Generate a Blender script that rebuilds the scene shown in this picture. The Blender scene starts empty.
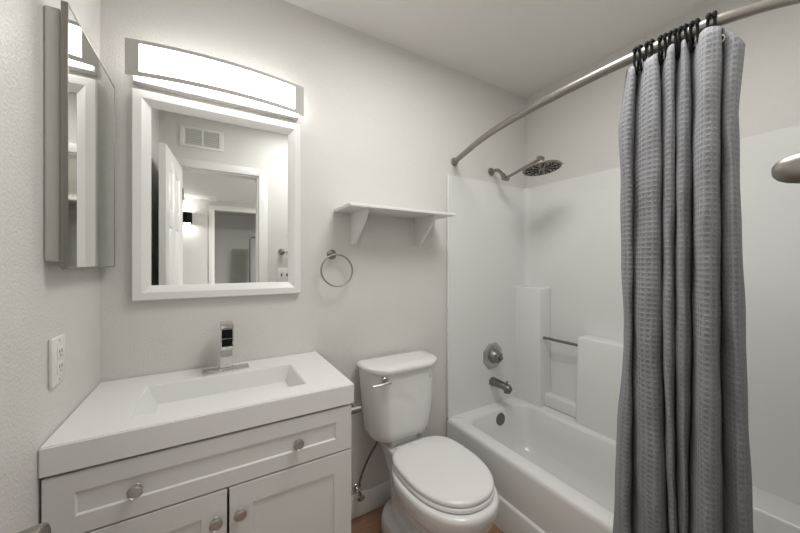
import bpy, bmesh, math
from mathutils import Vector, Matrix
PI = math.pi
scene = bpy.context.scene
COL = scene.collection

# ------------------------------------------------------------------ camera
YAW = math.atan(188 / 316.1)
cam_d = bpy.data.cameras.new('camera'); cam = bpy.data.objects.new('camera', cam_d); COL.objects.link(cam)
cam.location = (0, 0, 1.29); cam.rotation_euler = (PI / 2, 0, -YAW)
cam_d.sensor_width = 36; cam_d.lens = 316.1 / 800 * 36; cam_d.shift_y = -3.5 / 800; cam_d.clip_start = 0.02
scene.camera = cam
# ------------------------------------------------------------------ world, lights, exposure
w = bpy.data.worlds.new('world'); scene.world = w; w.use_nodes = True
w.node_tree.nodes['Background'].inputs[0].default_value = (0.8, 0.8, 0.8, 1)
w.node_tree.nodes['Background'].inputs[1].default_value = 0.15
VANITY_EMIT = 5.0
SCONCE_W = .6
HALL_FILL_W = 44
BATH_FILL_W = 12.5
scene.view_settings.view_transform = 'Standard'; scene.view_settings.look = 'None'
scene.view_settings.gamma = 1; scene.view_settings.use_curve_mapping = False
scene.view_settings.exposure = 0.30

def lamp(name, loc, energy, size, rot=(0, 0, 0), color=(1, .985, .965)):
    l = bpy.data.lights.new(name, 'AREA'); l.energy = energy; l.shape = 'DISK'; l.size = size; l.color = color
    o = bpy.data.objects.new(name, l); o.location = loc; o.rotation_euler = rot; COL.objects.link(o); return o

# ------------------------------------------------------------------ materials
def mat(name, col, rough=.5, metal=0, bump=None, spec=.5, coat=0, var=None):
    m = bpy.data.materials.new(name); m.use_nodes = True
    nt = m.node_tree; b = nt.nodes['Principled BSDF']
    b.inputs['Base Color'].default_value = (*col, 1); b.inputs['Roughness'].default_value = rough
    b.inputs['Metallic'].default_value = metal; b.inputs['Specular IOR Level'].default_value = spec
    b.inputs['Coat Weight'].default_value = coat; b.inputs['Coat Roughness'].default_value = .08
    tc = nt.nodes.new('ShaderNodeTexCoord')
    if bump:
        sc, strength, dist = bump
        n = nt.nodes.new('ShaderNodeTexNoise'); n.inputs['Scale'].default_value = sc; n.inputs['Detail'].default_value = 3
        nt.links.new(tc.outputs['Object'], n.inputs['Vector'])
        bp = nt.nodes.new('ShaderNodeBump'); bp.inputs['Strength'].default_value = strength; bp.inputs['Distance'].default_value = dist
        nt.links.new(n.outputs['Fac'], bp.inputs['Height']); nt.links.new(bp.outputs['Normal'], b.inputs['Normal'])
    if var:
        sc, amt = var
        n = nt.nodes.new('ShaderNodeTexNoise'); n.inputs['Scale'].default_value = sc
        nt.links.new(tc.outputs['Object'], n.inputs['Vector'])
        r = nt.nodes.new('ShaderNodeMapRange'); r.inputs['To Min'].default_value = rough - amt; r.inputs['To Max'].default_value = rough + amt
        nt.links.new(n.outputs['Fac'], r.inputs['Value']); nt.links.new(r.outputs['Result'], b.inputs['Roughness'])
    return m

def emat(name, col, strength):
    m = bpy.data.materials.new(name); m.use_nodes = True
    b = m.node_tree.nodes['Principled BSDF']
    b.inputs['Base Color'].default_value = (*col, 1); b.inputs['Emission Color'].default_value = (*col, 1)
    b.inputs['Emission Strength'].default_value = strength; b.inputs['Roughness'].default_value = .4
    return m

M_WALL = mat('wall_paint', (.70, .687, .658), .42, bump=(150, .36, .006))
M_CEIL = mat('ceiling_paint', (.80, .785, .755), .55, bump=(110, .25, .006))
M_TRIM = mat('trim_paint', (.80, .79, .77), .35, bump=(300, .03, .001))
M_CAB = mat('cabinet_lacquer', (.74, .735, .72), .38, bump=(400, .02, .001))
M_TOP = mat('cultured_marble', (.82, .815, .80), .22, var=(6, .03))
M_CER = mat('vitreous_china', (.80, .795, .78), .12, coat=.4, var=(8, .03))
M_SEAT = mat('seat_plastic', (.80, .79, .775), .25, var=(8, .04))
M_FIB = mat('fibreglass', (.80, .80, .785), .20, bump=(9, .03, .004))
M_CHR = mat('chrome', (.62, .61, .60), .06, 1, var=(20, .02))
M_NIK = mat('brushed_nickel', (.31, .295, .27), .42, 1, bump=(250, .04, .001))
M_NIKD = mat('dark_nickel', (.23, .215, .20), .28, 1, bump=(250, .04, .001))
M_SILV = mat('silver_plate', (.66, .65, .63), .24, .9, bump=(300, .03, .001))
M_KNOB = mat('knob_nickel', (.55, .54, .52), .32, 1, bump=(250, .04, .001))
M_FRM = mat('satin_frame', (.52, .51, .49), .55, 0, bump=(300, .02, .001), spec=.25)
M_MIR = mat('mirror_glass', (.90, .91, .90), .0, 1, var=(3, .0))
M_MIRC = mat('cabinet_mirror_glass', (.78, .785, .76), .0, 1, var=(3, .0))
M_BLK = mat('black_plastic', (.008, .008, .009), .6, spec=.12, bump=(200, .05, .001))
M_DARK = mat('dark_gap', (.02, .02, .02), .7, bump=(200, .05, .001))
M_STEEL = mat('cabinet_steel', (.60, .59, .55), .5, bump=(30, .06, .004))
M_HOSE = mat('braided_hose', (.20, .19, .18), .35, .8, bump=(600, .3, .002))
M_DIFF = emat('lit_diffuser', (1, .985, .96), VANITY_EMIT)
M_BULB = emat('lit_bulb', (1, .95, .88), 8)
M_PLATE = mat('plate_plastic', (.78, .77, .74), .3, bump=(300, .02, .001))
M_CARPET = mat('hall_carpet', (.34, .33, .31), .95, bump=(500, .5, .004))
M_HALLF = mat('grey_panel', (.30, .30, .30), .4, bump=(200, .03, .001))

def wood():
    m = bpy.data.materials.new('wood_plank_floor'); m.use_nodes = True; nt = m.node_tree; b = nt.nodes['Principled BSDF']
    tc = nt.nodes.new('ShaderNodeTexCoord'); mp = nt.nodes.new('ShaderNodeMapping')
    mp.inputs['Rotation'].default_value = (0, 0, 0)
    nt.links.new(tc.outputs['Object'], mp.inputs['Vector'])
    br = nt.nodes.new('ShaderNodeTexBrick'); br.inputs['Scale'].default_value = 1
    br.inputs['Color1'].default_value = (.25, .135, .080, 1); br.inputs['Color2'].default_value = (.32, .18, .11, 1)
    br.inputs['Mortar'].default_value = (.05, .03, .02, 1); br.inputs['Mortar Size'].default_value = .0015
    br.inputs['Brick Width'].default_value = 1.1; br.inputs['Row Height'].default_value = .15
    nt.links.new(mp.outputs['Vector'], br.inputs['Vector'])
    m2 = nt.nodes.new('ShaderNodeMapping'); m2.inputs['Scale'].default_value = (2.5, 40, 1)
    nt.links.new(tc.outputs['Object'], m2.inputs['Vector'])
    n = nt.nodes.new('ShaderNodeTexNoise'); n.inputs['Scale'].default_value = 2.2; n.inputs['Detail'].default_value = 6
    nt.links.new(m2.outputs['Vector'], n.inputs['Vector'])
    rp = nt.nodes.new('ShaderNodeMapRange'); rp.inputs['To Min'].default_value = .55; rp.inputs['To Max'].default_value = 1.35
    nt.links.new(n.outputs['Fac'], rp.inputs['Value'])
    mx = nt.nodes.new('ShaderNodeVectorMath'); mx.operation = 'SCALE'
    nt.links.new(br.outputs['Color'], mx.inputs[0]); nt.links.new(rp.outputs['Result'], mx.inputs['Scale'])
    nt.links.new(mx.outputs['Vector'], b.inputs['Base Color']); b.inputs['Roughness'].default_value = .4
    return m
M_FLOOR = wood()

def waffle():
    m = bpy.data.materials.new('waffle_weave_cloth'); m.use_nodes = True; nt = m.node_tree; b = nt.nodes['Principled BSDF']
    uv = nt.nodes.new('ShaderNodeUVMap'); uv.uv_map = 'UVMap'
    sep = nt.nodes.new('ShaderNodeSeparateXYZ'); nt.links.new(uv.outputs['UV'], sep.inputs[0])
    def mth(op, a, bb=None):
        x = nt.nodes.new('ShaderNodeMath'); x.operation = op
        for i, v in enumerate((a, bb)):
            if v is None: continue
            if isinstance(v, (int, float)): x.inputs[i].default_value = v
            else: nt.links.new(v, x.inputs[i])
        return x.outputs[0]
    k = PI / .0145
    su = mth('ABSOLUTE', mth('SINE', mth('MULTIPLY', sep.outputs[0], k)))
    sv = mth('ABSOLUTE', mth('SINE', mth('MULTIPLY', sep.outputs[1], k)))
    h = mth('MULTIPLY', su, sv)                                   # pockets of the weave
    n = nt.nodes.new('ShaderNodeTexNoise'); n.inputs['Scale'].default_value = 300; n.inputs['Detail'].default_value = 3
    nt.links.new(uv.outputs['UV'], n.inputs['Vector'])
    hh = mth('ADD', mth('MULTIPLY', h, -1), mth('MULTIPLY', n.outputs['Fac'], .8))
    bp = nt.nodes.new('ShaderNodeBump'); bp.inputs['Strength'].default_value = .40; bp.inputs['Distance'].default_value = .003
    nt.links.new(hh, bp.inputs['Height']); nt.links.new(bp.outputs['Normal'], b.inputs['Normal'])
    cr = nt.nodes.new('ShaderNodeMix'); cr.data_type = 'RGBA'
    cr.inputs['A'].default_value = (.31, .315, .328, 1); cr.inputs['B'].default_value = (.150, .154, .165, 1)
    f = mth('ADD', mth('MULTIPLY', h, .42), mth('MULTIPLY', mth('SUBTRACT', n.outputs['Fac'], .36), 1.9))
    nt.links.new(f, cr.inputs['Factor']); nt.links.new(cr.outputs['Result'], b.inputs['Base Color'])
    b.inputs['Roughness'].default_value = .9; b.inputs['Specular IOR Level'].default_value = .15
    b.inputs['Sheen Weight'].default_value = .15
    return m
M_CURT = waffle()

# ------------------------------------------------------------------ mesh helpers
def merge(dst, src):
    me = bpy.data.meshes.new('tmp'); src.to_mesh(me); src.free(); dst.from_mesh(me); bpy.data.meshes.remove(me)

def box(bm, x0, x1, y0, y1, z0, z1, bev=0, seg=2):
    t = bmesh.new(); bmesh.ops.create_cube(t, size=1)
    for v in t.verts:
        v.co = ((x0 + x1) / 2 + v.co.x * (x1 - x0), (y0 + y1) / 2 + v.co.y * (y1 - y0), (z0 + z1) / 2 + v.co.z * (z1 - z0))
    if bev: bmesh.ops.bevel(t, geom=list(t.edges), offset=bev, segments=seg, affect='EDGES', profile=.5)
    merge(bm, t)

def frame_of(d):
    d = Vector(d).normalized(); a = Vector((0, 0, 1)) if abs(d.z) < .9 else Vector((1, 0, 0))
    u = a.cross(d).normalized(); return u, d.cross(u).normalized(), d

def loft(bm, rings, cap0=True, cap1=True, closed=True):
    t = bmesh.new(); R = [[t.verts.new(p) for p in r] for r in rings]; n = len(R[0])
    for a, b in zip(R, R[1:]):
        for i in range(n if closed else n - 1):
            j = (i + 1) % n
            t.faces.new((a[i], a[j], b[j], b[i]))
    if cap0: t.faces.new(R[0][::-1])
    if cap1: t.faces.new(R[-1])
    bmesh.ops.remove_doubles(t, verts=t.verts, dist=1e-6)
    bmesh.ops.recalc_face_normals(t, faces=t.faces); merge(bm, t)

def lathe(bm, p, axis, prof, n=32):
    """prof: (distance along axis, radius)"""
    u, v, d = frame_of(axis); p = Vector(p)
    loft(bm, [[p + d * s + (u * math.cos(2 * PI * k / n) + v * math.sin(2 * PI * k / n)) * max(r, 1e-4) for k in range(n)] for s, r in prof])

def tube(bm, pts, r, n=12, closed=False, radii=None):
    pts = [Vector(p) for p in pts]; m = len(pts); rings = []; u = None
    for i, p in enumerate(pts):
        if closed: d = pts[(i + 1) % m] - pts[i - 1]
        else: d = pts[min(i + 1, m - 1)] - pts[max(i - 1, 0)]
        d.normalize()
        if u is None: u = frame_of(d)[0]
        u = (u - d * u.dot(d)).normalized(); v = d.cross(u)
        rr = radii[i] if radii else r
        rings.append([p + (u * math.cos(2 * PI * k / n) + v * math.sin(2 * PI * k / n)) * rr for k in range(n)])
    if closed: loft(bm, rings + [rings[0]], False, False)
    else: loft(bm, rings)

def spline(P, k=8):
    P = [Vector(p) for p in P]; Q = [2 * P[0] - P[1]] + P + [2 * P[-1] - P[-2]]; out = []
    for i in range(1, len(Q) - 2):
        a, b, c, d = Q[i - 1:i + 3]
        for j in range(k):
            t = j / k
            out.append(.5 * ((2 * b) + (c - a) * t + (2 * a - 5 * b + 4 * c - d) * t * t + (3 * b - a - 3 * c + d) * t ** 3))
    out.append(P[-1]); return out

def rrect(x0, x1, y0, y1, r, z, n=8):
    if not isinstance(r, (tuple, list)): r = (r,) * 4       # corners: x1y1, x0y1, x0y0, x1y0
    out = []
    for (cx, cy, sx, sy, a0), rr in zip(((x1, y1, -1, -1, 0), (x0, y1, 1, -1, 90), (x0, y0, 1, 1, 180), (x1, y0, -1, 1, 270)), r):
        for k in range(n + 1):
            a = math.radians(a0 + 90 * k / n)
            out.append(Vector((cx + sx * rr + rr * math.cos(a), cy + sy * rr + rr * math.sin(a), z)))
    return out

def prism(bm, poly, vec, bev=0, seg=2):
    t = bmesh.new(); f = t.faces.new([t.verts.new(p) for p in poly])
    r = bmesh.ops.extrude_face_region(t, geom=[f])
    bmesh.ops.translate(t, verts=[g for g in r['geom'] if isinstance(g, bmesh.types.BMVert)], vec=vec)
    bmesh.ops.recalc_face_normals(t, faces=t.faces)
    if bev: bmesh.ops.bevel(t, geom=list(t.edges), offset=bev, segments=seg, affect='EDGES', profile=.5)
    merge(bm, t)

WL = {}
def obj(name, bm, m, parent=None, at=None, angle=35):
    """links bm (world coordinates) as one mesh object; its origin goes to `at` or to its parent's"""
    me = bpy.data.meshes.new(name)
    org = Vector(at) if at is not None else (WL[parent.name] if parent else Vector((0, 0, 0)))
    bmesh.ops.translate(bm, verts=bm.verts, vec=-org)
    bm.to_mesh(me); bm.free(); me.materials.append(m)
    for p in me.polygons: p.use_smooth = True
    me.set_sharp_from_angle(angle=math.radians(angle))
    o = bpy.data.objects.new(name, me); COL.objects.link(o)
    if parent: o.parent = parent; o.location = org - WL[parent.name]
    else: o.location = org
    WL[o.name] = org; return o

def tag(o, label, cat, group=None):
    o['label'] = label; o['category'] = cat
    if group: o['group'] = group
    return o

def thing(name, label, cat, loc, group=None):
    o = bpy.data.objects.new(name, None); COL.objects.link(o); o.location = loc; o.empty_display_size = .05
    WL[o.name] = Vector(loc); return tag(o, label, cat, group)

def struct(name, bm, m, parent=None, at=None):
    o = obj(name, bm, m, parent, at)
    if not parent: o['kind'] = 'structure'
    return o

def B(*boxes):
    bm = bmesh.new()
    for b in boxes: box(bm, *b)
    return bm

# ------------------------------------------------------------------ room
XL, XR, YF, YB, ZC = -.339, 1.955, .02, 1.5, 2.479
struct('floor', B((XL - .1, XR + .1, -.09, 1.6, -.08, 0)), M_FLOOR)
struct('floor_hall', B((-1.6, 2.1, -3.6, -.09, -.08, 0)), M_CARPET)
struct('ceiling', B((XL - .1, XR + .1, YF - .11, YB + .1, ZC, ZC + .08)), M_CEIL)
struct('wall_back', B((XL - .1, XR + .1, YB, YB + .1, 0, ZC)), M_WALL)
struct('wall_left', B((XL - .1, XL, YF, YB, 0, ZC)), M_WALL)
struct('wall_right', B((XR, XR + .1, YF, YB, 0, ZC)), M_WALL)
DX0, DX1, DZ = -.214, .345, 2.035
struct('wall_front', B((XL - .1, DX0, YF - .11, YF, 0, ZC), (DX1, XR + .1, YF - .11, YF, 0, ZC), (DX0, DX1, YF - .11, YF, DZ, ZC)), M_WALL)
# doorway casing on the bathroom side plus jamb lining
bm = bmesh.new()
box(bm, DX1, DX1 + .072, YF, YF + .014, 0, DZ + .062, .003); box(bm, DX0 - .06, DX1, YF, YF + .014, DZ, DZ + .062, .003)
box(bm, DX0 - .06, DX0, YF, YF + .014, 0, DZ, .003)
box(bm, DX1 - .012, DX1, YF - .11, YF, 0, DZ, .002); box(bm, DX0, DX0 + .012, YF - .11, YF, 0, DZ, .002); box(bm, DX0, DX1, YF - .11, YF, DZ - .012, DZ, .002)
struct('trim_1', bm, M_TRIM)
bm = bmesh.new(); box(bm, .428, 1.198, YB - .013, YB, 0, .118, .004); struct('baseboard_back', bm, M_TRIM)
bm = bmesh.new(); box(bm, XL, XL + .013, .63, 1.04, 0, .118, .004); struct('baseboard_left', bm, M_TRIM)
bm = bmesh.new(); box(bm, DX1 + .074, 1.198, YF, YF + .013, 0, .118, .004); struct('baseboard_front', bm, M_TRIM)
# hall seen through the doorway in the mirror
HC = 2.17; HY = -2.16
struct('ceiling_hall', B((-1.6, 2.1, -3.6, YF - .11, HC, HC + .06)), M_CEIL)
struct('wall_hall_left', B((-1.6, -1.5, -3.6, YF - .11, 0, HC)), M_WALL)
struct('wall_hall_right', B((2.0, 2.1, -3.6, YF - .11, 0, HC)), M_WALL)
HX0, HX1 = .03, 1.15
struct('wall_hall_back', B((-1.5, HX0, HY - .1, HY, 0, HC), (HX1, 2.0, HY - .1, HY, 0, HC), (HX0, HX1, HY - .1, HY, 2.03, HC)), M_WALL)
struct('wall_hall_end', B((-1.5, 2.0, -3.6, -3.5, 0, HC)), M_WALL)
bm = bmesh.new()
box(bm, HX0 - .07, HX0, HY, HY + .015, 0, 2.03, .003); box(bm, HX1, HX1 + .07, HY, HY + .015, 0, 2.03, .003); box(bm, HX0 - .07, HX1 + .07, HY, HY + .015, 2.03, 2.10, .003)
struct('trim_2', bm, M_TRIM)
struct('wall_hall_front', B((-1.5, XL - .1, YF - .11, YF - .01, 0, HC), (XR + .1, 2.1, YF - .11, YF - .01, 0, HC)), M_WALL)

# open six-panel door against the left wall
def door_leaf():
    t = bmesh.new(); x0, x1, y0, y1, z0, z1 = -.2315, -.1965, .040, .600, .012, 2.018
    ys = [y0, y0 + .095, y0 + .2545, y0 + .3095, y0 + .469, y1]
    zs = [z0, z0 + .23, z0 + .75, z0 + .93, z0 + 1.52, z0 + 1.62, z0 + 1.89, z1]
    V = {}
    for s, x in ((0, x0), (1, x1)):
        for i, y in enumerate(ys):
            for k, z in enumerate(zs): V[s, i, k] = t.verts.new((x, y, z))
    pan = []
    for s in (0, 1):
        for i in range(len(ys) - 1):
            for k in range(len(zs) - 1):
                q = [V[s, i, k], V[s, i + 1, k], V[s, i + 1, k + 1], V[s, i, k + 1]]
                f = t.faces.new(q)
                if i in (1, 3) and k in (1, 3, 5): pan.append((f, s))
    ni, nk = len(ys) - 1, len(zs) - 1
    for i in range(ni):
        t.faces.new((V[0, i, 0], V[1, i, 0], V[1, i + 1, 0], V[0, i + 1, 0])); t.faces.new((V[0, i, nk], V[1, i, nk], V[1, i + 1, nk], V[0, i + 1, nk]))
    for k in range(nk):
        t.faces.new((V[0, 0, k], V[1, 0, k], V[1, 0, k + 1], V[0, 0, k + 1])); t.faces.new((V[0, ni, k], V[1, ni, k], V[1, ni, k + 1], V[0, ni, k + 1]))
    bmesh.ops.recalc_face_normals(t, faces=t.faces)
    for f, s in pan:
        d = Vector((1 if s == 0 else -1, 0, 0))
        bmesh.ops.inset_region(t, faces=[f], thickness=.014, use_even_offset=True); bmesh.ops.translate(t, verts=f.verts, vec=d * .009)
        bmesh.ops.inset_region(t, faces=[f], thickness=.016, use_even_offset=True); bmesh.ops.translate(t, verts=f.verts, vec=d * -.006)
    bmesh.ops.rotate(t, verts=t.verts, cent=(-.214, .040, 0), matrix=Matrix.Rotation(math.radians(4.6), 3, 'Z'))
    return t
door = struct('door_1', door_leaf(), M_TRIM, at=(-.214, .040, .012))
bm = bmesh.new()
lathe(bm, (-.2445, .542, .948), (1, 0, 0), [(0, .001), (0, .033), (.004, .033), (.009, .028), (.011, .013), (.020, .0130), (.026, .0190), (.034, .0232), (.048, .0258), (.060, .0270), (.066, .0280), (.0695, .0272), (.0705, .0250), (.0690, .0225), (.0685, .0001)])
obj('door_knob', bm, M_NIK, door)
bm = bmesh.new()
for z in (.25, 1.05, 1.82):
    bm = bmesh.new(); lathe(bm, (-.190, .036, z - .045), (0, 0, 1), [(0, .001), (0, .006), (.09, .006), (.09, .001)], 12); obj('hinge', bm, M_NIK, door)

# ------------------------------------------------------------------ bathtub and surround
def tub_rings():
    XO = XR - .012; Y0, Y1 = YF + .012, YB - .012
    R = []
    for x0, z in ((1.200, 0), (1.200, .138), (1.203, .146), (1.213, .150), (1.213, .330), (1.216, .345), (1.224, .354), (1.236, .357)):
        R.append(rrect(x0, XO, Y0, Y1, .004, z))
    for d, z, r in ((0, .357, .09), (.012, .353, .09), (.022, .340, .09)):
        R.append(rrect(1.283 + d, 1.808 - d, .115 + d, 1.430 - d * .8, r, z))
    R += [rrect(1.325, 1.785, .170, 1.405, .10, .22), rrect(1.345, 1.77, .22, 1.385, .11, .12), rrect(1.375, 1.745, .27, 1.35, .12, .075), rrect(1.42, 1.71, .34, 1.30, .12, .062)]
    return R
tub = thing('bathtub', 'white fibreglass bathtub with a stepped apron along the right wall', 'bathtub', (1.58, .76, 0))
bm = bmesh.new(); loft(bm, tub_rings()); obj('tub_shell', bm, M_FIB, tub, angle=50)
bm = bmesh.new(); lathe(bm, (1.587, 1.4155, .292), (0, -1, .13), [(0, .001), (0, .041), (.006, .0405), (.010, .036), (.0115, .012), (.0105, .001)])
obj('overflow_plate', bm, M_NIKD, tub)['label'] = 'dark nickel overflow plate'
bm = bmesh.new(); lathe(bm, (1.587, 1.18, .0605), (0, 0, 1), [(0, .001), (0, .035), (.004, .033), (.005, .02), (.003, .001)]); obj('drain', bm, M_NIKD, tub)

sur = thing('shower_surround', 'white fibreglass wall surround with moulded shelves above the bathtub', 'shower surround', (1.58, .76, .357))
def arc(cx, cy, r, a0, a1, n=8): return [(cx + r * math.cos(math.radians(a0 + (a1 - a0) * i / n)), cy + r * math.sin(math.radians(a0 + (a1 - a0) * i / n))) for i in range(n + 1)]
xi, yi, y0i = XR - .012, YB - .012, YF + .012
inner = [(1.222, yi)] + arc(xi - .045, yi - .045, .045, 90, 0) + arc(xi - .045, y0i + .045, .045, 0, -90) + [(1.222, y0i)]
outer = [(1.222, YF + .0005), (XR - .0005, YF + .0005), (XR - .0005, YB - .0005), (1.222, YB - .0005)]
bm = bmesh.new(); prism(bm, [(x, y, .357) for x, y in inner + outer], (0, 0, 1.823 - .357))
bmesh.ops.bevel(bm, geom=[e for e in bm.edges if abs(e.verts[0].co.z - 1.823) < 1e-5 and abs(e.verts[1].co.z - 1.823) < 1e-5], offset=.004, segments=2, affect='EDGES')
obj('wall_panel', bm, M_FIB, sur, angle=40)
bm = bmesh.new(); lathe(bm, (1.2235, yi + .001, .357), (0, 0, 1), [(0, .001), (0, .0065), (1.463, .0065), (1.465, .001)], 16); obj('edge_bead', bm, M_FIB, sur)
def column(y0, y1, z1, x0=1.828, flare=.008):
    bm = bmesh.new(); xe = xi + .005
    R = []
    for z, f in ((.357, flare), (z1 - .012, 0), (z1 - .003, -.004), (z1, -.013)):
        R.append(rrect(x0 - f, xe, y0 - f, y1 + (f if y1 < yi - .01 else 0), (.002, .002 if y1 > yi - .01 else .02, .02 if y1 < yi - .01 else .003, .02), z))
    R = [[Vector(p) for p in r] for r in R]
    loft(bm, R); return bm
obj('corner_shelf', column(1.298, YB - .006, 1.128), M_FIB, sur, angle=50)
obj('shelf_ledge', column(.80, 1.060, .862), M_FIB, sur, angle=50)
bm = bmesh.new(); box(bm, 1.868, xi + .004, 1.045, 1.31, .357, .438, .012, 3); obj('soap_ledge', bm, M_FIB, sur)
bm = bmesh.new(); tube(bm, [(1.862, 1.045, .803), (1.862, 1.31, .803)], .0085, 16); obj('grab_bar', bm, M_NIKD, sur)['label'] = 'dark metal washcloth bar'

# ------------------------------------------------------------------ shower fittings
yi_ = yi
sh = thing('rain_shower', 'nickel rain shower head on an extension arm above the surround', 'shower head', (1.597, YB, 1.896))
bm = bmesh.new(); lathe(bm, (1.597, YB, 1.896), (0, -1, 0), [(0, .001), (0, .027), (.003, .027), (.010, .023), (.013, .012), (.013, .001)]); obj('flange', bm, M_NIK, sh)
bm = bmesh.new(); tube(bm, spline([(1.597, 1.497, 1.896), (1.597, 1.455, 1.897), (1.597, 1.427, 1.882), (1.597, 1.392, 1.842)], 6), .0105, 14); obj('shower_arm', bm, M_NIK, sh)
bm = bmesh.new(); lathe(bm, (1.597, 1.404, 1.856), (0, -.66, -.75), [(0, .001), (0, .014), (.022, .0145), (.022, .001)], 20)
lathe(bm, (1.572, 1.378, 1.826), (1, 0, 0), [(0, .001), (0, .013), (.006, .016), (.044, .016), (.05, .013), (.05, .001)], 20); obj('elbow_joint', bm, M_NIK, sh)
bm = bmesh.new(); tube(bm, [(1.597, 1.378, 1.826), (1.597, 1.135, 1.880)], .0085, 14); obj('extension_arm', bm, M_NIK, sh)
bm = bmesh.new()
lathe(bm, (1.575, 1.130, 1.881), (1, 0, 0), [(0, .001), (0, .011), (.005, .014), (.039, .014), (.044, .011), (.044, .001)], 20)
hd = Vector((0, -.13, -1)).normalized()
tube(bm, [(1.597, 1.130, 1.881), Vector((1.597, 1.130, 1.881)) + hd * .045], .011, 14)
obj('swivel_joint', bm, M_NIK, sh)
hp = Vector((1.597, 1.130, 1.881)) + hd * .040
bm = bmesh.new(); lathe(bm, hp, hd, [(0, .001), (0, .022), (.006, .030), (.010, .085), (.014, .101), (.020, .103), (.024, .101), (.0245, .097), (.0225, .096), (.0225, .001)], 48)
head = obj('spray_head', bm, M_NIK, sh)
bm = bmesh.new(); u, v, d = frame_of(hd)
for rr, n in ((.022, 6), (.05, 12), (.068, 20), (.086, 26)):
    for k in range(n):
        a = 2 * PI * k / n
        lathe(bm, hp + d * .022 + (u * math.cos(a) + v * math.sin(a)) * rr, d, [(0, .001), (0, .0042), (.003, .003), (.0035, .001)], 8)
for k in range(10):
    a = 2 * PI * k / 10 + .2
    e = u * math.cos(a) + v * math.sin(a)
    tube(bm, [hp + d * .0225 + e * .028, hp + d * .0225 + e * .092], .0035, 6)
obj('spray_nozzles', bm, M_BLK, head)['label'] = 'black rubber nozzles'
bm = bmesh.new(); e = (v if v.y < 0 else -v)
tube(bm, [hp + d * .017 + Vector((.03, -.085, 0)), hp + d * .017 + Vector((.036, -.110, .006))], .0025, 8); obj('spray_tab', bm, M_NIK, head)

vl = thing('shower_valve', 'octagonal nickel shower valve with a round handle on the end panel', 'shower valve', (1.597, yi, .678))
bm = bmesh.new(); u, v, d = frame_of((0, -1, 0))
def octo(r, s): return [Vector((1.597, yi, .678)) + d * s + (u * math.cos(PI / 8 + PI / 4 * k) + v * math.sin(PI / 8 + PI / 4 * k)) * r for k in range(8)]
loft(bm, [octo(.090, .0005), octo(.090, .005), octo(.081, .012), octo(.066, .014)]); obj('escutcheon', bm, M_KNOB, vl)
bm = bmesh.new(); lathe(bm, (1.597, yi - .012, .678), (0, -1, 0), [(0, .001), (0, .048), (.012, .046), (.030, .036), (.036, .030), (.040, .029), (.052, .027), (.056, .022), (.056, .001)], 32)
kn = obj('handle', bm, M_NIK, vl)
bm = bmesh.new(); lathe(bm, (1.597, yi - .066, .678), (0, -1, 0), [(0, .001), (0, .014), (.012, .013), (.018, .008), (.018, .001)], 20)
for k in range(3): tube(bm, [(1.597, yi - .055, .678), (1.597 + .036 * math.cos(2.1 * k + .5), yi - .052, .678 + .036 * math.sin(2.1 * k + .5))], .006, 8)
obj('handle_grip', bm, M_NIKD, kn)

sp = thing('tub_spout', 'dark nickel bathtub spout below the octagonal valve', 'spout', (1.597, yi, .505))
bm = bmesh.new(); rings = []
for s, r, dz in ((0, .030, 0), (.004, .031, 0), (.03, .028, .001), (.08, .025, .001), (.12, .025, -.003), (.138, .024, -.006), (.145, .019, -.008)):
    rings.append([Vector((1.597 + r * math.cos(2 * PI * k / 24), yi - .0008 - s, .507 + dz + r * .95 * math.sin(2 * PI * k / 24))) for k in range(24)])
loft(bm, rings); lathe(bm, (1.597, yi - .122, .492), (0, 0, -1), [(0, .001), (0, .021), (.018, .021), (.019, .016), (.012, .015), (.012, .001)], 24)
obj('spout_body', bm, M_NIKD, sp)
bm = bmesh.new(); lathe(bm, (1.597, yi - .122, .522), (0, 0, 1), [(0, .001), (0, .004), (.014, .004), (.015, .0075), (.021, .0075), (.022, .004), (.022, .001)], 14); obj('diverter_knob', bm, M_NIKD, sp)

# ------------------------------------------------------------------ curtain rod, curtain, hooks
ZR = 1.911
rodP = spline([(1.279, YB - .004, ZR), (1.232, 1.36, ZR), (1.190, 1.24, ZR), (1.140, 1.065, ZR), (1.108, .87, ZR), (1.095, .70, ZR), (1.092, .56, ZR), (1.095, .45, ZR), (1.104, .36, ZR), (1.115, .28, ZR), (1.147, .20, ZR), (1.20, .12, ZR), (1.26, YF + .004, ZR)], 8)
def rod_at(y):
    for a, b in zip(rodP, rodP[1:]):
        if b.y <= y <= a.y: return a.lerp(b, (a.y - y) / (a.y - b.y))
rod = thing('curtain_rod', 'curved brushed nickel curtain rod bowing out over the tub', 'curtain rod', (1.279, YB, ZR))
bm = bmesh.new(); tube(bm, rodP, .0150, 16); obj('rod', bm, M_NIK, rod)
bm = bmesh.new(); tube(bm, rodP[13:16], .0162, 16); obj('rod_sleeve', bm, M_NIK, rod)
for y, s, x in ((YB, -1, 1.279), (YF, 1, 1.262)):
    bm = bmesh.new(); lathe(bm, (x, y, ZR), (0, s, 0), [(0, .001), (0, .026), (.004, .026), (.010, .020), (.024, .017), (.026, .013), (.026, .001)]); obj('flange', bm, M_NIK, rod)

RX, RY, FX, FY = math.cos(YAW), -math.sin(YAW), math.sin(YAW), math.cos(YAW)
def y_of(px, x=1.10):                      # curtain widths were measured as bearings from one standpoint
    t = (px - 400) / 316.1; return x * (FY + t * RY) / (FX + t * RX)
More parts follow.
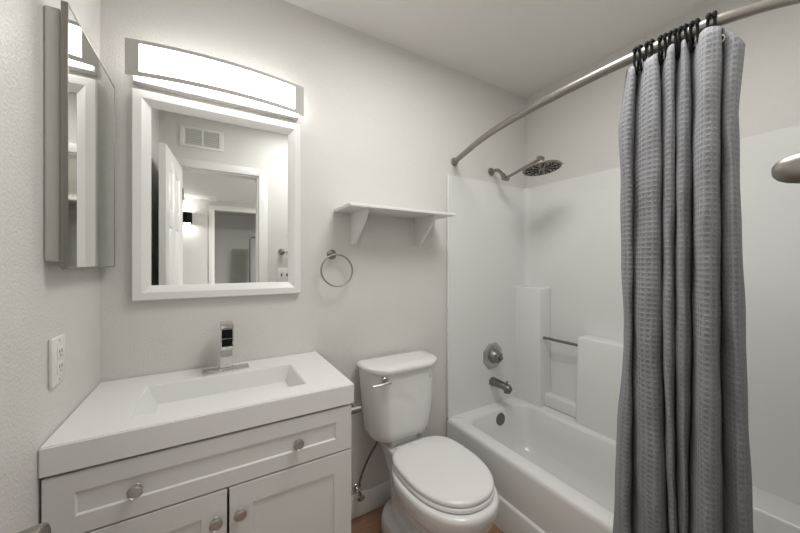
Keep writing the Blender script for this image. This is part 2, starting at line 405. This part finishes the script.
#        fold control points: bearing at top, upper, middle, lower, bottom ; depth offset
FOLD = [((627, 619, 624, 616, 612),  .020), ((630, 623, 627.5, 621, 617), -.022), ((635, 630, 631.5, 629.5, 628), -.020), ((637.5, 634, 632.5, 632, 632), .040),
        ((639, 636, 634, 634, 635), .020), ((645, 643, 641, 642, 644), -.030), ((654, 655, 653, 656, 658), -.036), ((659, 660, 661, 664, 668), -.010), ((660.5, 662, 662.5, 666, 673), .040),
        ((664, 664, 664.5, 667.5, 676), -.010), ((669, 669, 669, 671, 679), -.036), ((674, 674, 673.5, 674, 681), -.012), ((675.5, 675, 675, 676, 683), .042),
        ((680, 678, 677, 678, 685), -.010), ((684, 683, 683, 683, 686), -.030), ((688, 690, 689.5, 687, 687.5), -.005), ((691, 692, 692, 689, 689), .050),
        ((697, 696, 694.5, 692, 692), .000), ((705, 703, 702, 703, 704), -.048), ((715, 714, 713, 713, 717), -.044), ((720, 719.5, 719, 720, 724), -.010), ((722, 721, 721, 723, 727), .038),
        ((727, 725, 725, 729, 733), .008), ((734, 730, 736, 740, 745), -.014), ((740, 735, 743, 748, 753), .004), ((745, 737.5, 747, 752, 757.5), .040)]
LEV = [1.886, 1.72, 1.02, .70, .20]; AMP = [.55, .80, 1.0, 1.05, 1.15]
cur = thing('shower_curtain', 'grey waffle weave shower curtain bunched on the curved rod', 'shower curtain', (1.10, .36, .06))
def curtain():
    NZ = 90; KS = 6
    cols = []
    for z_i in range(NZ + 1):
        z = 1.886 - (1.886 - .07) * z_i / NZ
        k = 0
        while k < 3 and z < LEV[k + 1]: k += 1
        f = (LEV[k] - z) / (LEV[k] - LEV[k + 1]); f = min(f, 1.25)
        P = []
        for j, (pxs, off) in enumerate(FOLD):
            px = pxs[k] + (pxs[k + 1] - pxs[k]) * f; a = AMP[k] + (AMP[k + 1] - AMP[k]) * f
            yy = y_of(px); rx = 1.103
            x = rx + off * a + .006 * math.sin(z * 5 + j * 1.3) + .003 * math.sin(z * 17 + j * 2.1) + .0016 * math.sin(z * 41 + j * j)
            px += .5 * math.sin(z * 13 + j * 1.7) + .35 * math.sin(z * 29 + j * .9); yy = y_of(px)
            # keep the bearing when the fold moves nearer or farther
            P.append(Vector((x, yy * x / 1.10, 0)))
        row = spline(P, KS)
        nn = len(row)
        out = []
        for i, p in enumerate(row):
            s = i / (nn - 1)
            top = 1.889 - .010 * (1 - math.cos(2 * PI * s * 7)) / 2 - (.066 * max(0, (s - .86) / .14))
            zz = .07 + (top - .07) * (z - .07) / (1.886 - .07)
            out.append(Vector((p.x, p.y, zz)))
        cols.append(out)
    return cols
rows = curtain()
bm = bmesh.new(); uvl = bm.loops.layers.uv.new('UVMap')
V = [[bm.verts.new(p) for p in r] for r in rows]
mid = rows[40]; L = [0]
for a, b in zip(mid, mid[1:]): L.append(L[-1] + (a - b).length)
for i in range(len(V) - 1):
    for j in range(len(V[0]) - 1):
        f = bm.faces.new((V[i][j], V[i + 1][j], V[i + 1][j + 1], V[i][j + 1]))
        for lp, (ii, jj) in zip(f.loops, ((i, j), (i + 1, j), (i + 1, j + 1), (i, j + 1))): lp[uvl].uv = (L[jj], rows[ii][jj].z)
bmesh.ops.recalc_face_normals(bm, faces=bm.faces)
cl = obj('curtain_cloth', bm, M_CURT, cur, angle=180)
so = cl.modifiers.new('thickness', 'SOLIDIFY'); so.thickness = .0022; so.offset = 0
gp = rows[1][-26]
bm = bmesh.new(); tube(bm, [gp + Vector((-.004, .007 * math.cos(a), .009 * math.sin(a) - .006)) for a in [2 * PI * k / 20 for k in range(20)]], .0022, 8, closed=True)
obj('grommet', bm, mat('grommet_metal', (.62, .59, .52), .35, 1, bump=(200, .03, .001)), cur)['label'] = 'pale metal grommet'

def hook_bm():
    bm = bmesh.new()
    for s in (-1, 1):
        P = []
        for k in range(24):
            a = 2 * PI * k / 24; r = .0205
            x = math.sin(a) * r; z = math.cos(a) * r
            if z < 0: z *= 2.6; x *= .75
            P.append(Vector((x, s * (.005 + .003 * (1 - math.cos(a)) / 2), z)))
        tube(bm, P, .0032, 8, closed=True)
        for a in (-1.0, -.5, 0, .5, 1.0):
            bmesh.ops.create_uvsphere(bm, u_segments=10, v_segments=6, radius=.0058, matrix=Matrix.Translation((math.sin(a) * .0205, s * .005, math.cos(a) * .0205)))
    tube(bm, [(0, -.008, -.045), (0, .008, -.045)], .003, 8)
    return bm
hy = [.446, .418, .388, .366, .345, .322, .291]
hl = ['black double curtain hook farthest left on the rod', 'black double curtain hook second from the left end of the bunch', 'black double curtain hook third from the left end of the bunch',
      'black double curtain hook at the middle of the bunched curtain', 'black double curtain hook third from the right end of the bunch', 'black double curtain hook second from the right end of the bunch',
      'black double curtain hook farthest right on the rod']
h0 = None
for y, lab in zip(hy, hl):
    p = rod_at(y)
    if h0 is None: h0 = o = obj('curtain_hook', hook_bm(), M_BLK)
    else: o = h0.copy(); COL.objects.link(o)
    o.location = p; tg = rod_at(y + .01) - rod_at(y - .01); o.rotation_euler = (0, 0, math.atan2(-tg.x, tg.y)); tag(o, lab, 'curtain hook', 'curtain hooks on the rod')

# ------------------------------------------------------------------ vanity
VX0, VX1, VY = XL + .003, .420, 1.03
cab = thing('vanity_cabinet', 'white shaker vanity cabinet with one drawer and two doors', 'vanity cabinet', (.045, 1.27, 0))
XC = VX1 - .004
bm = B((VX0, VX0 + .016, VY + .025, YB - .002, .09, .8025), (XC - .016, XC, VY + .025, YB - .002, .09, .8025), (VX0 + .016, XC - .016, VY + .025, YB - .002, .09, .106), (VX0 + .016, XC - .016, YB - .012, YB - .002, .106, .8025),
       (VX0 + .016, XC - .016, VY + .030, VY + .048, .70, .780), (VX0 + .016, XC - .016, VY + .030, VY + .048, .61, .67), (XC - .50, XC - .25, VY + .30, VY + .315, .106, .60), (VX0 + .02, XC - .02, VY + .09, YB - .01, 0, .09))
obj('carcass', bm, M_CAB, cab)
def shaker(x0, x1, z0, z1, st, stz):
    t = bmesh.new(); y0, y1 = VY + .004, VY + .024
    xs = [x0, x0 + st, x1 - st, x1]; zs = [z0, z0 + stz, z1 - stz, z1]
    bmesh.ops.create_cube(t, size=1)
    for v in t.verts: v.co = ((x0 + x1) / 2 + v.co.x * (x1 - x0), (y0 + y1) / 2 + v.co.y * (y1 - y0), (z0 + z1) / 2 + v.co.z * (z1 - z0))
    t.faces.ensure_lookup_table()
    f = min(t.faces, key=lambda f: f.calc_center_median().y)
    bmesh.ops.bevel(t, geom=list(f.edges), offset=.0018, segments=2, affect='EDGES')
    f = min(t.faces, key=lambda f: f.calc_center_median().y)
    vs = list(f.verts)
    bmesh.ops.inset_region(t, faces=[f], thickness=stz, use_even_offset=True)
    for v in f.verts: v.co.x = (x0 + st) if v.co.x < (x0 + x1) / 2 else (x1 - st)
    bmesh.ops.inset_region(t, faces=[f], thickness=.003, use_even_offset=True); bmesh.ops.translate(t, verts=f.verts, vec=(0, .0055, 0))
    bmesh.ops.recalc_face_normals(t, faces=t.faces)
    return t
def knob(par, x, z):
    bm = bmesh.new()
    lathe(bm, (x, VY + .005, z), (0, -1, 0), [(0, .001), (0, .009), (.003, .007), (.012, .0065), (.015, .011), (.0165, .0163), (.0215, .0170), (.0235, .0162), (.0238, .0150), (.0228, .0142), (.0228, .0128), (.0236, .0120), (.0238, .001)], 28)
    obj('knob', bm, M_KNOB, par)
dr = obj('drawer', shaker(VX0 + .002, VX1 - .002, .6455, .7945, .056, .044), M_CAB, cab)
knob(dr, -.165, .719); knob(dr, .234, .719)
XM = .040
d1 = obj('door', shaker(VX0 + .002, XM - .003, .10, .6415, .062, .062), M_CAB, cab); knob(d1, .009, .563)
d2 = obj('door', shaker(XM + .003, VX1 - .002, .10, .6415, .062, .062), M_CAB, cab); knob(d2, .070, .563)

top = thing('sink_countertop', 'thick white vanity top with a rectangular integrated sink basin', 'sink top', (.045, 1.27, .80))
def sink():
    t = bmesh.new(); x0, x1, y0, y1, z0, z1 = XL + .001, .427, VY, YB - .001, .803, .87
    def ring(a, b, c, d, z): return [t.verts.new(p) for p in ((a, c, z), (b, c, z), (b, d, z), (a, d, z))]
    rb = ring(x0, x1, y0, y1, z0); rt = ring(x0, x1, y0, y1, z1)
    ro = ring(-.190, .280, 1.115, 1.365, z1); rm = ring(-.140, .250, 1.128, 1.357, .760)
    for a, b in ((rb, rt), (rt, ro), (ro, rm)):
        for i in range(4): t.faces.new((a[i], a[(i + 1) % 4], b[(i + 1) % 4], b[i]))
    t.faces.new(rm); t.faces.new(rb[::-1])
    bmesh.ops.recalc_face_normals(t, faces=t.faces)
    def near(v, Z): return abs(v.co.z - Z) < 1e-5
    def isrim(v): return near(v, z1) and -.2 < v.co.x < .3 and 1.1 < v.co.y < 1.4
    sel = [e for e in t.edges if all(isrim(v) for v in e.verts) or (all(near(v, z1) and not isrim(v) for v in e.verts)) or ({round(v.co.z, 4) for v in e.verts} == {round(z0, 4), round(z1, 4)})]
    bmesh.ops.bevel(t, geom=sel, offset=.003, segments=3, affect='EDGES')
    fl = [e for e in t.edges if all(abs(v.co.z - .760) < 1e-5 for v in e.verts)]
    bmesh.ops.bevel(t, geom=fl, offset=.006, segments=3, affect='EDGES')
    return t
obj('sink_top', sink(), M_TOP, top, angle=50)
bm = bmesh.new(); lathe(bm, (.047, 1.30, .7602), (0, 0, 1), [(0, .001), (0, .022), (.003, .021), (.004, .014), (.001, .013), (.001, .001)]); obj('drain', bm, M_CHR, top)

fc = thing('faucet', 'square chrome single lever faucet at the back of the sink', 'faucet', (.048, 1.418, .87))
bm = bmesh.new(); box(bm, -.032, .128, 1.396, 1.440, .870, .878, .0015); box(bm, .023, .073, 1.394, 1.442, .878, .884, .0015); obj('base_plate', bm, M_CHR, fc)
bm = bmesh.new(); box(bm, .027, .069, 1.397, 1.439, .884, 1.047, .0015); box(bm, .027, .069, 1.325, 1.400, .980, 1.047, .0015); obj('spout', bm, M_CHR, fc)
bm = bmesh.new(); box(bm, .0305, .0655, 1.3225, 1.327, .983, 1.010, .001); box(bm, .0305, .0655, 1.3225, 1.327, 1.012, 1.0455, .001); obj('spout_dark_reflection', bm, M_BLK, fc)['label'] = 'black panels painted as the dark reflection on the spout front'  # black panels stand in for the dark reflection on the chrome spout front
bm = bmesh.new(); box(bm, .026, .070, 1.325, 1.441, 1.0485, 1.059, .0015); obj('lever', bm, M_CHR, fc)

# ------------------------------------------------------------------ toilet
TX = .832
to = thing('toilet', 'white two-piece toilet with closed lid between vanity and tub', 'toilet', (TX, 1.12, 0))
def bow(ring, k, cx, hw, ymid):
    for p in ring:
        if p.y < ymid: p.y -= k * max(0, 1 - ((p.x - cx) / hw) ** 2)
    return ring
def egg(z, hw, yf, yb, cx=TX, n=64, pw=2.2, pb=2.2):
    """front of the bowl is the small -y end"""
    yc = yb - (yb - yf) * .46; out = []
    for k in range(n):
        a = 2 * PI * k / n; c, s = math.cos(a), math.sin(a)
        x = hw * math.copysign(abs(c) ** (2 / pw), c); x = hw * math.copysign(abs(c) ** (2 / (pb if s > 0 else pw)), c); yy = math.copysign(abs(s) ** (2 / (pb if s > 0 else pw)), s)
        out.append(Vector((cx + x, yc + yy * ((yb - yc) if s > 0 else (yc - yf)), z)))
    return out
bm = bmesh.new()
# bowl body
loft(bm, [egg(.02, .080, .95, 1.28), egg(.10, .080, .93, 1.28), egg(.18, .098, .90, 1.29), egg(.26, .150, .850, 1.30), egg(.32, .178, .815, 1.30), egg(.36, .188, .804, 1.30), egg(.385, .189, .802, 1.30), egg(.398, .182, .810, 1.295)])
# rear deck and column
loft(bm, [rrect(TX - .080, TX + .080, 1.15, 1.39, .05, .03), rrect(TX - .078, TX + .078, 1.15, 1.39, .05, .15), rrect(TX - .084, TX + .084, 1.15, 1.40, .05, .25), rrect(TX - .098, TX + .098, 1.15, 1.42, .04, .34), rrect(TX - .108, TX + .108, 1.12, 1.455, .03, .395), rrect(TX - .104, TX + .104, 1.13, 1.45, .03, .402)])
# foot
loft(bm, [rrect(TX - .143, TX + .143, 1.0, 1.430, .125, 0), rrect(TX - .143, TX + .143, 1.0, 1.430, .125, .060), rrect(TX - .137, TX + .137, 1.01, 1.423, .125, .082), rrect(TX - .108, TX + .108, 1.03, 1.39, .10, .098)])
bowl = obj('bowl', bm, M_CER, to, angle=180)
rm = bowl.modifiers.new('remesh', 'REMESH'); rm.mode = 'VOXEL'; rm.voxel_size = .0055; rm.use_smooth_shade = True
smo = bowl.modifiers.new('smooth', 'SMOOTH'); smo.factor = .5; smo.iterations = 10
bm = bmesh.new()
loft(bm, [egg(.401, .170, .835, 1.262, cx=TX + .006, pb=3.3), egg(.403, .176, .828, 1.265, cx=TX + .006, pb=3.3), egg(.414, .176, .828, 1.265, cx=TX + .006, pb=3.3), egg(.417, .172, .833, 1.262, cx=TX + .006, pb=3.3)]); obj('seat', bm, M_SEAT, to, angle=60)
bm = bmesh.new()
loft(bm, [egg(.420, .168, .838, 1.268, cx=TX + .006, pb=3.3), egg(.421, .174, .832, 1.272, cx=TX + .006, pb=3.3), egg(.430, .175, .831, 1.273, cx=TX + .006, pb=3.3), egg(.436, .171, .835, 1.270, cx=TX + .006, pb=3.3), egg(.439, .160, .848, 1.262, cx=TX + .006, pb=3.3), egg(.4405, .10, .92, 1.20), egg(.441, .02, 1.04, 1.09)], cap1=True)
obj('lid', bm, M_SEAT, to, angle=60)
for s in (-1, 1):
    bm = bmesh.new(); box(bm, TX + s * .07 - .022, TX + s * .07 + .022, 1.245, 1.285, .400, .428, .006, 3); obj('hinge', bm, M_SEAT, to)
bm = bmesh.new(); TC = TX - .012
def tk(z, hw, y0, y1, rf, rb, k): return bow(rrect(TC - hw, TC + hw, y0, y1, (rb, rb, rf, rf), z), k, TC, hw, (y0 + y1) / 2)
loft(bm, [tk(.430, .130, 1.345, 1.450, .05, .03, .010), tk(.433, .148, 1.325, 1.460, .07, .03, .012), tk(.445, .160, 1.312, 1.466, .08, .03, .014), tk(.475, .168, 1.303, 1.470, .085, .03, .015), tk(.60, .181, 1.297, 1.472, .088, .03, .016), tk(.755, .194, 1.293, 1.474, .09, .03, .016), tk(.777, .194, 1.293, 1.474, .09, .03, .016)])
tank = obj('tank', bm, M_CER, to, angle=50)
bm = bmesh.new()
loft(bm, [tk(.774, .196, 1.290, 1.476, .095, .03, .016), tk(.776, .204, 1.281, 1.480, .10, .035, .018), tk(.787, .208, 1.277, 1.481, .105, .035, .018), tk(.797, .205, 1.280, 1.479, .10, .035, .018), tk(.803, .194, 1.291, 1.470, .095, .035, .018), tk(.805, .14, 1.33, 1.44, .05, .02, .01)])
obj('tank_lid', bm, M_CER, to, angle=50)
bm = bmesh.new(); box(bm, TC - .075, TC + .075, 1.33, 1.44, .396, .436, .01); obj('tank_gasket', bm, M_CER, to)
lv = bmesh.new(); lathe(lv, (.683, 1.289, .752), (0, -1, 0), [(0, .001), (0, .014), (.006, .013), (.010, .009), (.022, .008), (.022, .001)], 20)
tube(lv, [(.702, 1.264, .742), (.675, 1.262, .740), (.645, 1.264, .738), (.615, 1.270, .736)], .006, 10, radii=[.009, .0085, .008, .0085]); obj('flush_lever', lv, M_KNOB, to)['label'] = 'chrome flush lever'
bm = bmesh.new(); box(bm, .937, .943, 1.2862, 1.2935, .715, .731, .001); obj('tank_mark', bm, M_BLK, tank)['label'] = 'small dark printed mark'

sv = thing('supply_valve', 'small stop valve with braided hose on the wall beside the toilet', 'valve', (.628, YB, .150))
bm = bmesh.new(); lathe(bm, (.628, YB - .013, .150), (0, -1, 0), [(0, .001), (0, .024), (.003, .022), (.006, .010), (.045, .010), (.05, .008), (.05, .001)], 20)
lathe(bm, (.628, 1.447, .142), (0, 0, 1), [(0, .001), (0, .011), (.03, .011), (.034, .008), (.045, .008), (.045, .001)], 16); obj('valve_body', bm, M_CHR, sv)
bm = bmesh.new(); u = [Vector((.628 + .020 * math.cos(2 * PI * k / 24), 0, .138 + .013 * math.sin(2 * PI * k / 24))) for k in range(24)]
loft(bm, [[Vector((p.x, y, p.z)) for p in u] for y in (1.432, 1.424)]); obj('valve_handle', bm, M_CHR, sv)
bm = bmesh.new(); tube(bm, spline([(.628, 1.447, .185), (.630, 1.446, .215), (.650, 1.43, .29), (.682, 1.415, .36), (.700, 1.400, .405), (.701, 1.400, .4295)], 8), .0058, 10); obj('supply_hose', bm, M_HOSE, sv)

tp = thing('toilet_paper_holder', 'empty nickel toilet paper holder on the side of the vanity', 'toilet paper holder', (VX1 - .004, 1.13, .727))
for y in (1.13, 1.275):
    bm = bmesh.new(); lathe(bm, (VX1 - .004, y, .727), (1, 0, 0), [(0, .001), (0, .022), (.005, .021), (.009, .013), (.073, .013), (.078, .0125), (.081, .006), (.081, .001)], 20); obj('post', bm, M_NIK, tp)
bm = bmesh.new(); tube(bm, [(.477, 1.13, .729), (.477, 1.275, .729)], .0042, 10); obj('bar', bm, M_NIK, tp)

# ------------------------------------------------------------------ vanity light
lt = thing('vanity_light', 'lit bowed bar light in a silver frame above the mirror', 'wall light', (.046, YB, 2.015))
LX0, LX1, LC, LZ0, LZ1 = -.262, .354, .046, 1.951, 2.078
def ybow(x, y_end, sag): return y_end - sag * (1 - ((x - LC) / .308) ** 2)
N = 28
def bowed(x0, x1, z0, z1, ye, sag, th):
    bm = bmesh.new(); t = bmesh.new(); R = []
    for i in range(N + 1):
        x = x0 + (x1 - x0) * i / N; y = ybow(x, ye, sag)
        R.append([Vector((x, y, z0)), Vector((x, y, z1)), Vector((x, y + th, z1)), Vector((x, y + th, z0))])
    loft(bm, R); return bm
bm = bmesh.new()
for a in ((LX0, LX1, LZ0, LZ0 + .016), (LX0, LX1, LZ1 - .012, LZ1), (LX0, LX0 + .040, LZ0 + .016, LZ1 - .012), (LX1 - .040, LX1, LZ0 + .016, LZ1 - .012)):
    merge(bm, bowed(*a, 1.440, .038, .003))
obj('front_frame', bm, M_FRM, lt)
bm = bmesh.new(); R = []
for i in range(N + 1):
    x = LX0 + .022 + (LX1 - LX0 - .040) * i / N; y = ybow(x, 1.446, .036)
    R.append([Vector((x, y, LZ0 + .006)), Vector((x, y, LZ1 - .010)), Vector((x, 1.468, LZ1 - .010)), Vector((x, 1.468, LZ0 - .001)), Vector((x, 1.462, LZ0 - .003))])
loft(bm, R); obj('diffuser', bm, M_DIFF, lt, angle=30)
bm = bmesh.new(); box(bm, LX0 + .016, LX1 - .016, 1.467, YB, LZ0 - .006, LZ1 - .004, .002); obj('back_plate', bm, M_FRM, lt)

# ------------------------------------------------------------------ mirror, medicine cabinet
wm = thing('wall_mirror', 'white framed mirror on the wall above the sink', 'mirror', (.05, YB, 1.54))
def frame_bm(x0, x1, z0, z1, prof):
    bm = bmesh.new(); loft(bm, [[Vector((x0 + o, y, z0 + o)), Vector((x1 - o, y, z0 + o)), Vector((x1 - o, y, z1 - o)), Vector((x0 + o, y, z1 - o))] for o, y in prof], False, False); return bm
MX0, MX1, MZ0, MZ1 = -.249, .349, 1.152, 1.922
obj('frame', frame_bm(MX0, MX1, MZ0, MZ1, [(0, YB), (0, 1.474), (.003, 1.470), (.028, 1.470), (.030, 1.471), (.052, 1.487), (.054, 1.490), (.054, YB)]), M_TRIM, wm, angle=20)
bm = bmesh.new(); box(bm, MX0 + .052, MX1 - .052, 1.4905, 1.4955, MZ0 + .052, MZ1 - .052); obj('mirror_glass', bm, M_MIR, wm)

mc = thing('medicine_cabinet', 'mirrored medicine cabinet mounted on the left wall', 'medicine cabinet', (XL, 1.22, 1.58))
bm = bmesh.new(); box(bm, XL, -.309, 1.060, 1.462, 1.294, 1.897, .006, 3); obj('cabinet_body', bm, M_STEEL, mc)
bm = bmesh.new(); box(bm, -.3072, -.2970, 1.050, 1.474, 1.275, 1.911, .0012)
for a in ((1.050, 1.0535, 1.275, 1.911), (1.470, 1.474, 1.275, 1.911), (1.0535, 1.470, 1.275, 1.280), (1.0535, 1.470, 1.906, 1.911)): box(bm, -.2985, -.2945, *a, .0008)
md = obj('door', bm, M_NIK, mc)
bm = bmesh.new(); box(bm, -.2972, -.2955, 1.0525, 1.4710, 1.2785, 1.9075); obj('mirror_glass', bm, M_MIRC, md)

# ------------------------------------------------------------------ shelf, towel ring, outlet
sf = thing('wall_shelf', 'empty white wall shelf on two curved brackets above the toilet', 'shelf', (.81, YB, 1.545))
bm = bmesh.new(); box(bm, .515, 1.112, 1.290, YB, 1.540, 1.554, .002); obj('shelf_board', bm, M_TRIM, sf)
for x in (.610, 1.000):
    prof = [(YB, 1.540)] + [(YB - .178 * o, 1.540 - .157 * h) for h, o in ((0, 1), (.07, 1), (.15, .97), (.28, .89), (.42, .77), (.56, .62), (.70, .47), (.83, .35), (.93, .27), (.98, .22), (1, .15))] + [(YB, 1.383)]
    bm = bmesh.new(); prism(bm, [(x - .009, y, z) for y, z in prof], (.018, 0, 0)); obj('bracket', bm, M_TRIM, sf)

tr = thing('towel_ring', 'empty nickel towel ring on the wall right of the mirror', 'towel ring', (.502, YB, 1.331))
bm = bmesh.new(); lathe(bm, (.502, YB, 1.331), (0, -1, 0), [(0, .001), (0, .024), (.004, .024), (.012, .017), (.020, .011), (.046, .010), (.050, .008), (.050, .001)], 28); obj('rosette', bm, M_NIK, tr)
bm = bmesh.new(); ca = Vector((.512, 1.452, 1.331 - .076))
tube(bm, [ca + Vector((.077 * math.sin(a), -.012 * (1 - math.cos(a)) / 2, .075 * math.cos(a))) for a in [2 * PI * k / 48 for k in range(48)]], .0040, 10, closed=True); obj('ring', bm, M_NIK, tr)

OY, OZ = 1.125, 1.046
ou = thing('wall_outlet', 'white wall outlet plate on the left wall above the vanity', 'outlet', (XL, OY, OZ))
bm = bmesh.new(); box(bm, XL, XL + .0085, OY - .041, OY + .041, OZ - .060, OZ + .060, .003, 3); obj('cover_plate', bm, M_PLATE, ou)
for zc in (OZ + .019, OZ - .019):
    bm = bmesh.new(); box(bm, XL + .007, XL + .0105, OY - .017, OY + .017, zc - .0155, zc + .0155, .001); rc = obj('receptacle', bm, M_PLATE, ou)
    for dy in (-.0065, .0065):
        bm = bmesh.new(); box(bm, XL + .0102, XL + .0108, OY + dy - .0014, OY + dy + .0014, zc - .001, zc + .008); obj('slot', bm, M_DARK, rc)
    bm = bmesh.new(); lathe(bm, (XL + .0100, OY, zc - .007), (1, 0, 0), [(0, .001), (.0008, .0028), (.0008, .001)], 10); obj('slot', bm, M_DARK, rc)
for z in (OZ - .049, OZ + .049):
    bm = bmesh.new(); lathe(bm, (XL + .008, OY, z), (1, 0, 0), [(0, .001), (0, .003), (.001, .002), (.001, .001)], 10); obj('screw', bm, M_NIK, ou)

# ------------------------------------------------------------------ on the front wall (seen in the mirror)
tb = thing('towel_bar', 'nickel towel bar with bullet ended posts beside the doorway', 'towel bar', (.532, YF, 1.390))
for x in (.532, .99):
    bm = bmesh.new(); lathe(bm, (x, YF, 1.390), (0, 1, 0), [(0, .001), (0, .028), (.003, .028), (.010, .022), (.022, .0175), (.040, .0165), (.052, .0160), (.060, .0140), (.066, .0105), (.0695, .006), (.0705, .001)], 32); obj('post', bm, M_NIK, tb)
bm = bmesh.new(); tube(bm, [(.532, YF + .047, 1.390), (.99, YF + .047, 1.390)], .0085, 14); obj('bar', bm, M_NIK, tb)
sw = thing('light_switch', 'white double switch plate below the towel bar beside the doorway', 'light switch', (.555, YF, 1.185))
bm = bmesh.new(); box(bm, .497, .613, YF, YF + .007, 1.127, 1.243, .003, 3); obj('cover_plate', bm, M_PLATE, sw)
for x in (.532, .578):
    bm = bmesh.new(); box(bm, x - .006, x + .006, YF + .006, YF + .010, 1.173, 1.198, .001); box(bm, x - .004, x + .004, YF + .008, YF + .020, 1.186, 1.196, .001); obj('toggle', bm, M_NIKD, sw)
vn = thing('air_vent', 'white louvred air vent high on the wall above the doorway', 'air vent', (-.066, YF, 2.275))
bm = bmesh.new()
for a in ((-.215, .082, 2.197, 2.215), (-.215, .082, 2.338, 2.356), (-.215, -.178, 2.215, 2.338), (-.073, -.058, 2.215, 2.338), (.047, .082, 2.215, 2.338)): box(bm, a[0], a[1], YF, YF + .008, a[2], a[3], .0015)
obj('vent_frame', bm, M_TRIM, vn)
bm = bmesh.new(); box(bm, -.18, .05, YF + .0002, YF + .0012, 2.21, 2.34); obj('vent_recess', bm, M_STEEL, vn)
bm = bmesh.new()
for x0, x1 in ((-.18, -.07), (-.06, .05)):
    for k in range(9):
        z = 2.219 + k * .0137; t = bmesh.new(); box(t, x0, x1, YF + .001, YF + .009, z, z + .0016)
        bmesh.ops.rotate(t, verts=t.verts, cent=(0, YF + .004, z), matrix=Matrix.Rotation(math.radians(-40), 3, 'X')); merge(bm, t)
obj('louvres', bm, M_TRIM, vn)

# ------------------------------------------------------------------ in the hall (seen in the mirror), then added fill lights
sc = thing('wall_sconce', 'black cylinder wall lamp lit in the hall seen in the mirror', 'wall lamp', (-.285, HY, 1.87))
bm = bmesh.new(); box(bm, -.315, -.255, HY, HY + .02, 1.83, 1.95, .003); lathe(bm, (-.285, HY + .085, 1.82), (0, 0, 1), [(.02, .001), (.02, .050), (0, .052), (0, .058), (.14, .058), (.14, .052), (.12, .050), (.12, .001)], 28); box(bm, -.295, -.275, HY + .01, HY + .04, 1.87, 1.89); obj('shade', bm, M_BLK, sc)
bm = bmesh.new(); lathe(bm, (-.285, HY + .085, 1.822), (0, 0, 1), [(0, .001), (0, .044), (.012, .044), (.012, .001)], 24); obj('bulb', bm, M_BULB, sc)
lamp('sconce_down', (-.285, HY + .085, 1.815), SCONCE_W, .08)
lamp('sconce_up', (-.285, HY + .085, 1.965), SCONCE_W, .08, (PI, 0, 0))
bm = bmesh.new(); lathe(bm, (0.01, HY + .13, HC), (0, 0, -1), [(0, .001), (0, .055), (.02, .054), (.034, .040), (.036, .001)], 28); tag(obj('smoke_detector', bm, M_PLATE, at=(0.01, HY + .13, HC)), 'round white smoke detector on the hall ceiling', 'smoke detector')
fp = thing('framed_panel', 'tall grey panel in a dark frame standing in the far room', 'panel', (.62, -2.75, 0))
bm = bmesh.new(); box(bm, .545, .75, -2.76, -2.74, 0.02, 1.70, .002); obj('panel', bm, M_HALLF, fp)
bm = bmesh.new(); tube(bm, spline([(.535, -2.75, .0), (.535, -2.75, .8), (.535, -2.75, 1.60), (.550, -2.75, 1.69), (.60, -2.75, 1.715), (.76, -2.75, 1.715)], 6), .010, 10); obj('frame', bm, M_NIKD, fp)
hlp = thing('fill_light', 'added unseen fill light disc in the hall outside the doorway', 'fill light', (1.15, -1.0, HC))  # hall fill lamp, added out of view for its light
bm = bmesh.new(); lathe(bm, (1.15, -1.0, HC), (0, 0, -1), [(0, .001), (0, .16), (.015, .16), (.02, .15), (.02, .001)], 32); obj('fill_pan', bm, M_TRIM, hlp)
lamp('hall_fill', (1.15, -1.0, HC - .03), HALL_FILL_W, .30)
bl = thing('fill_light', 'added fill light disc out of view on the bathroom ceiling', 'fill light', (.76, .56, ZC))  # unseen lamp disc added to flatten the light in the bathroom
bm = bmesh.new(); lathe(bm, (.76, .56, ZC), (0, 0, -1), [(0, .001), (0, .345), (.015, .345), (.02, .335), (.02, .001)], 32); obj('fill_pan', bm, M_TRIM, bl)
lamp('bathroom_fill', (.76, .56, ZC - .03), BATH_FILL_W, .66)
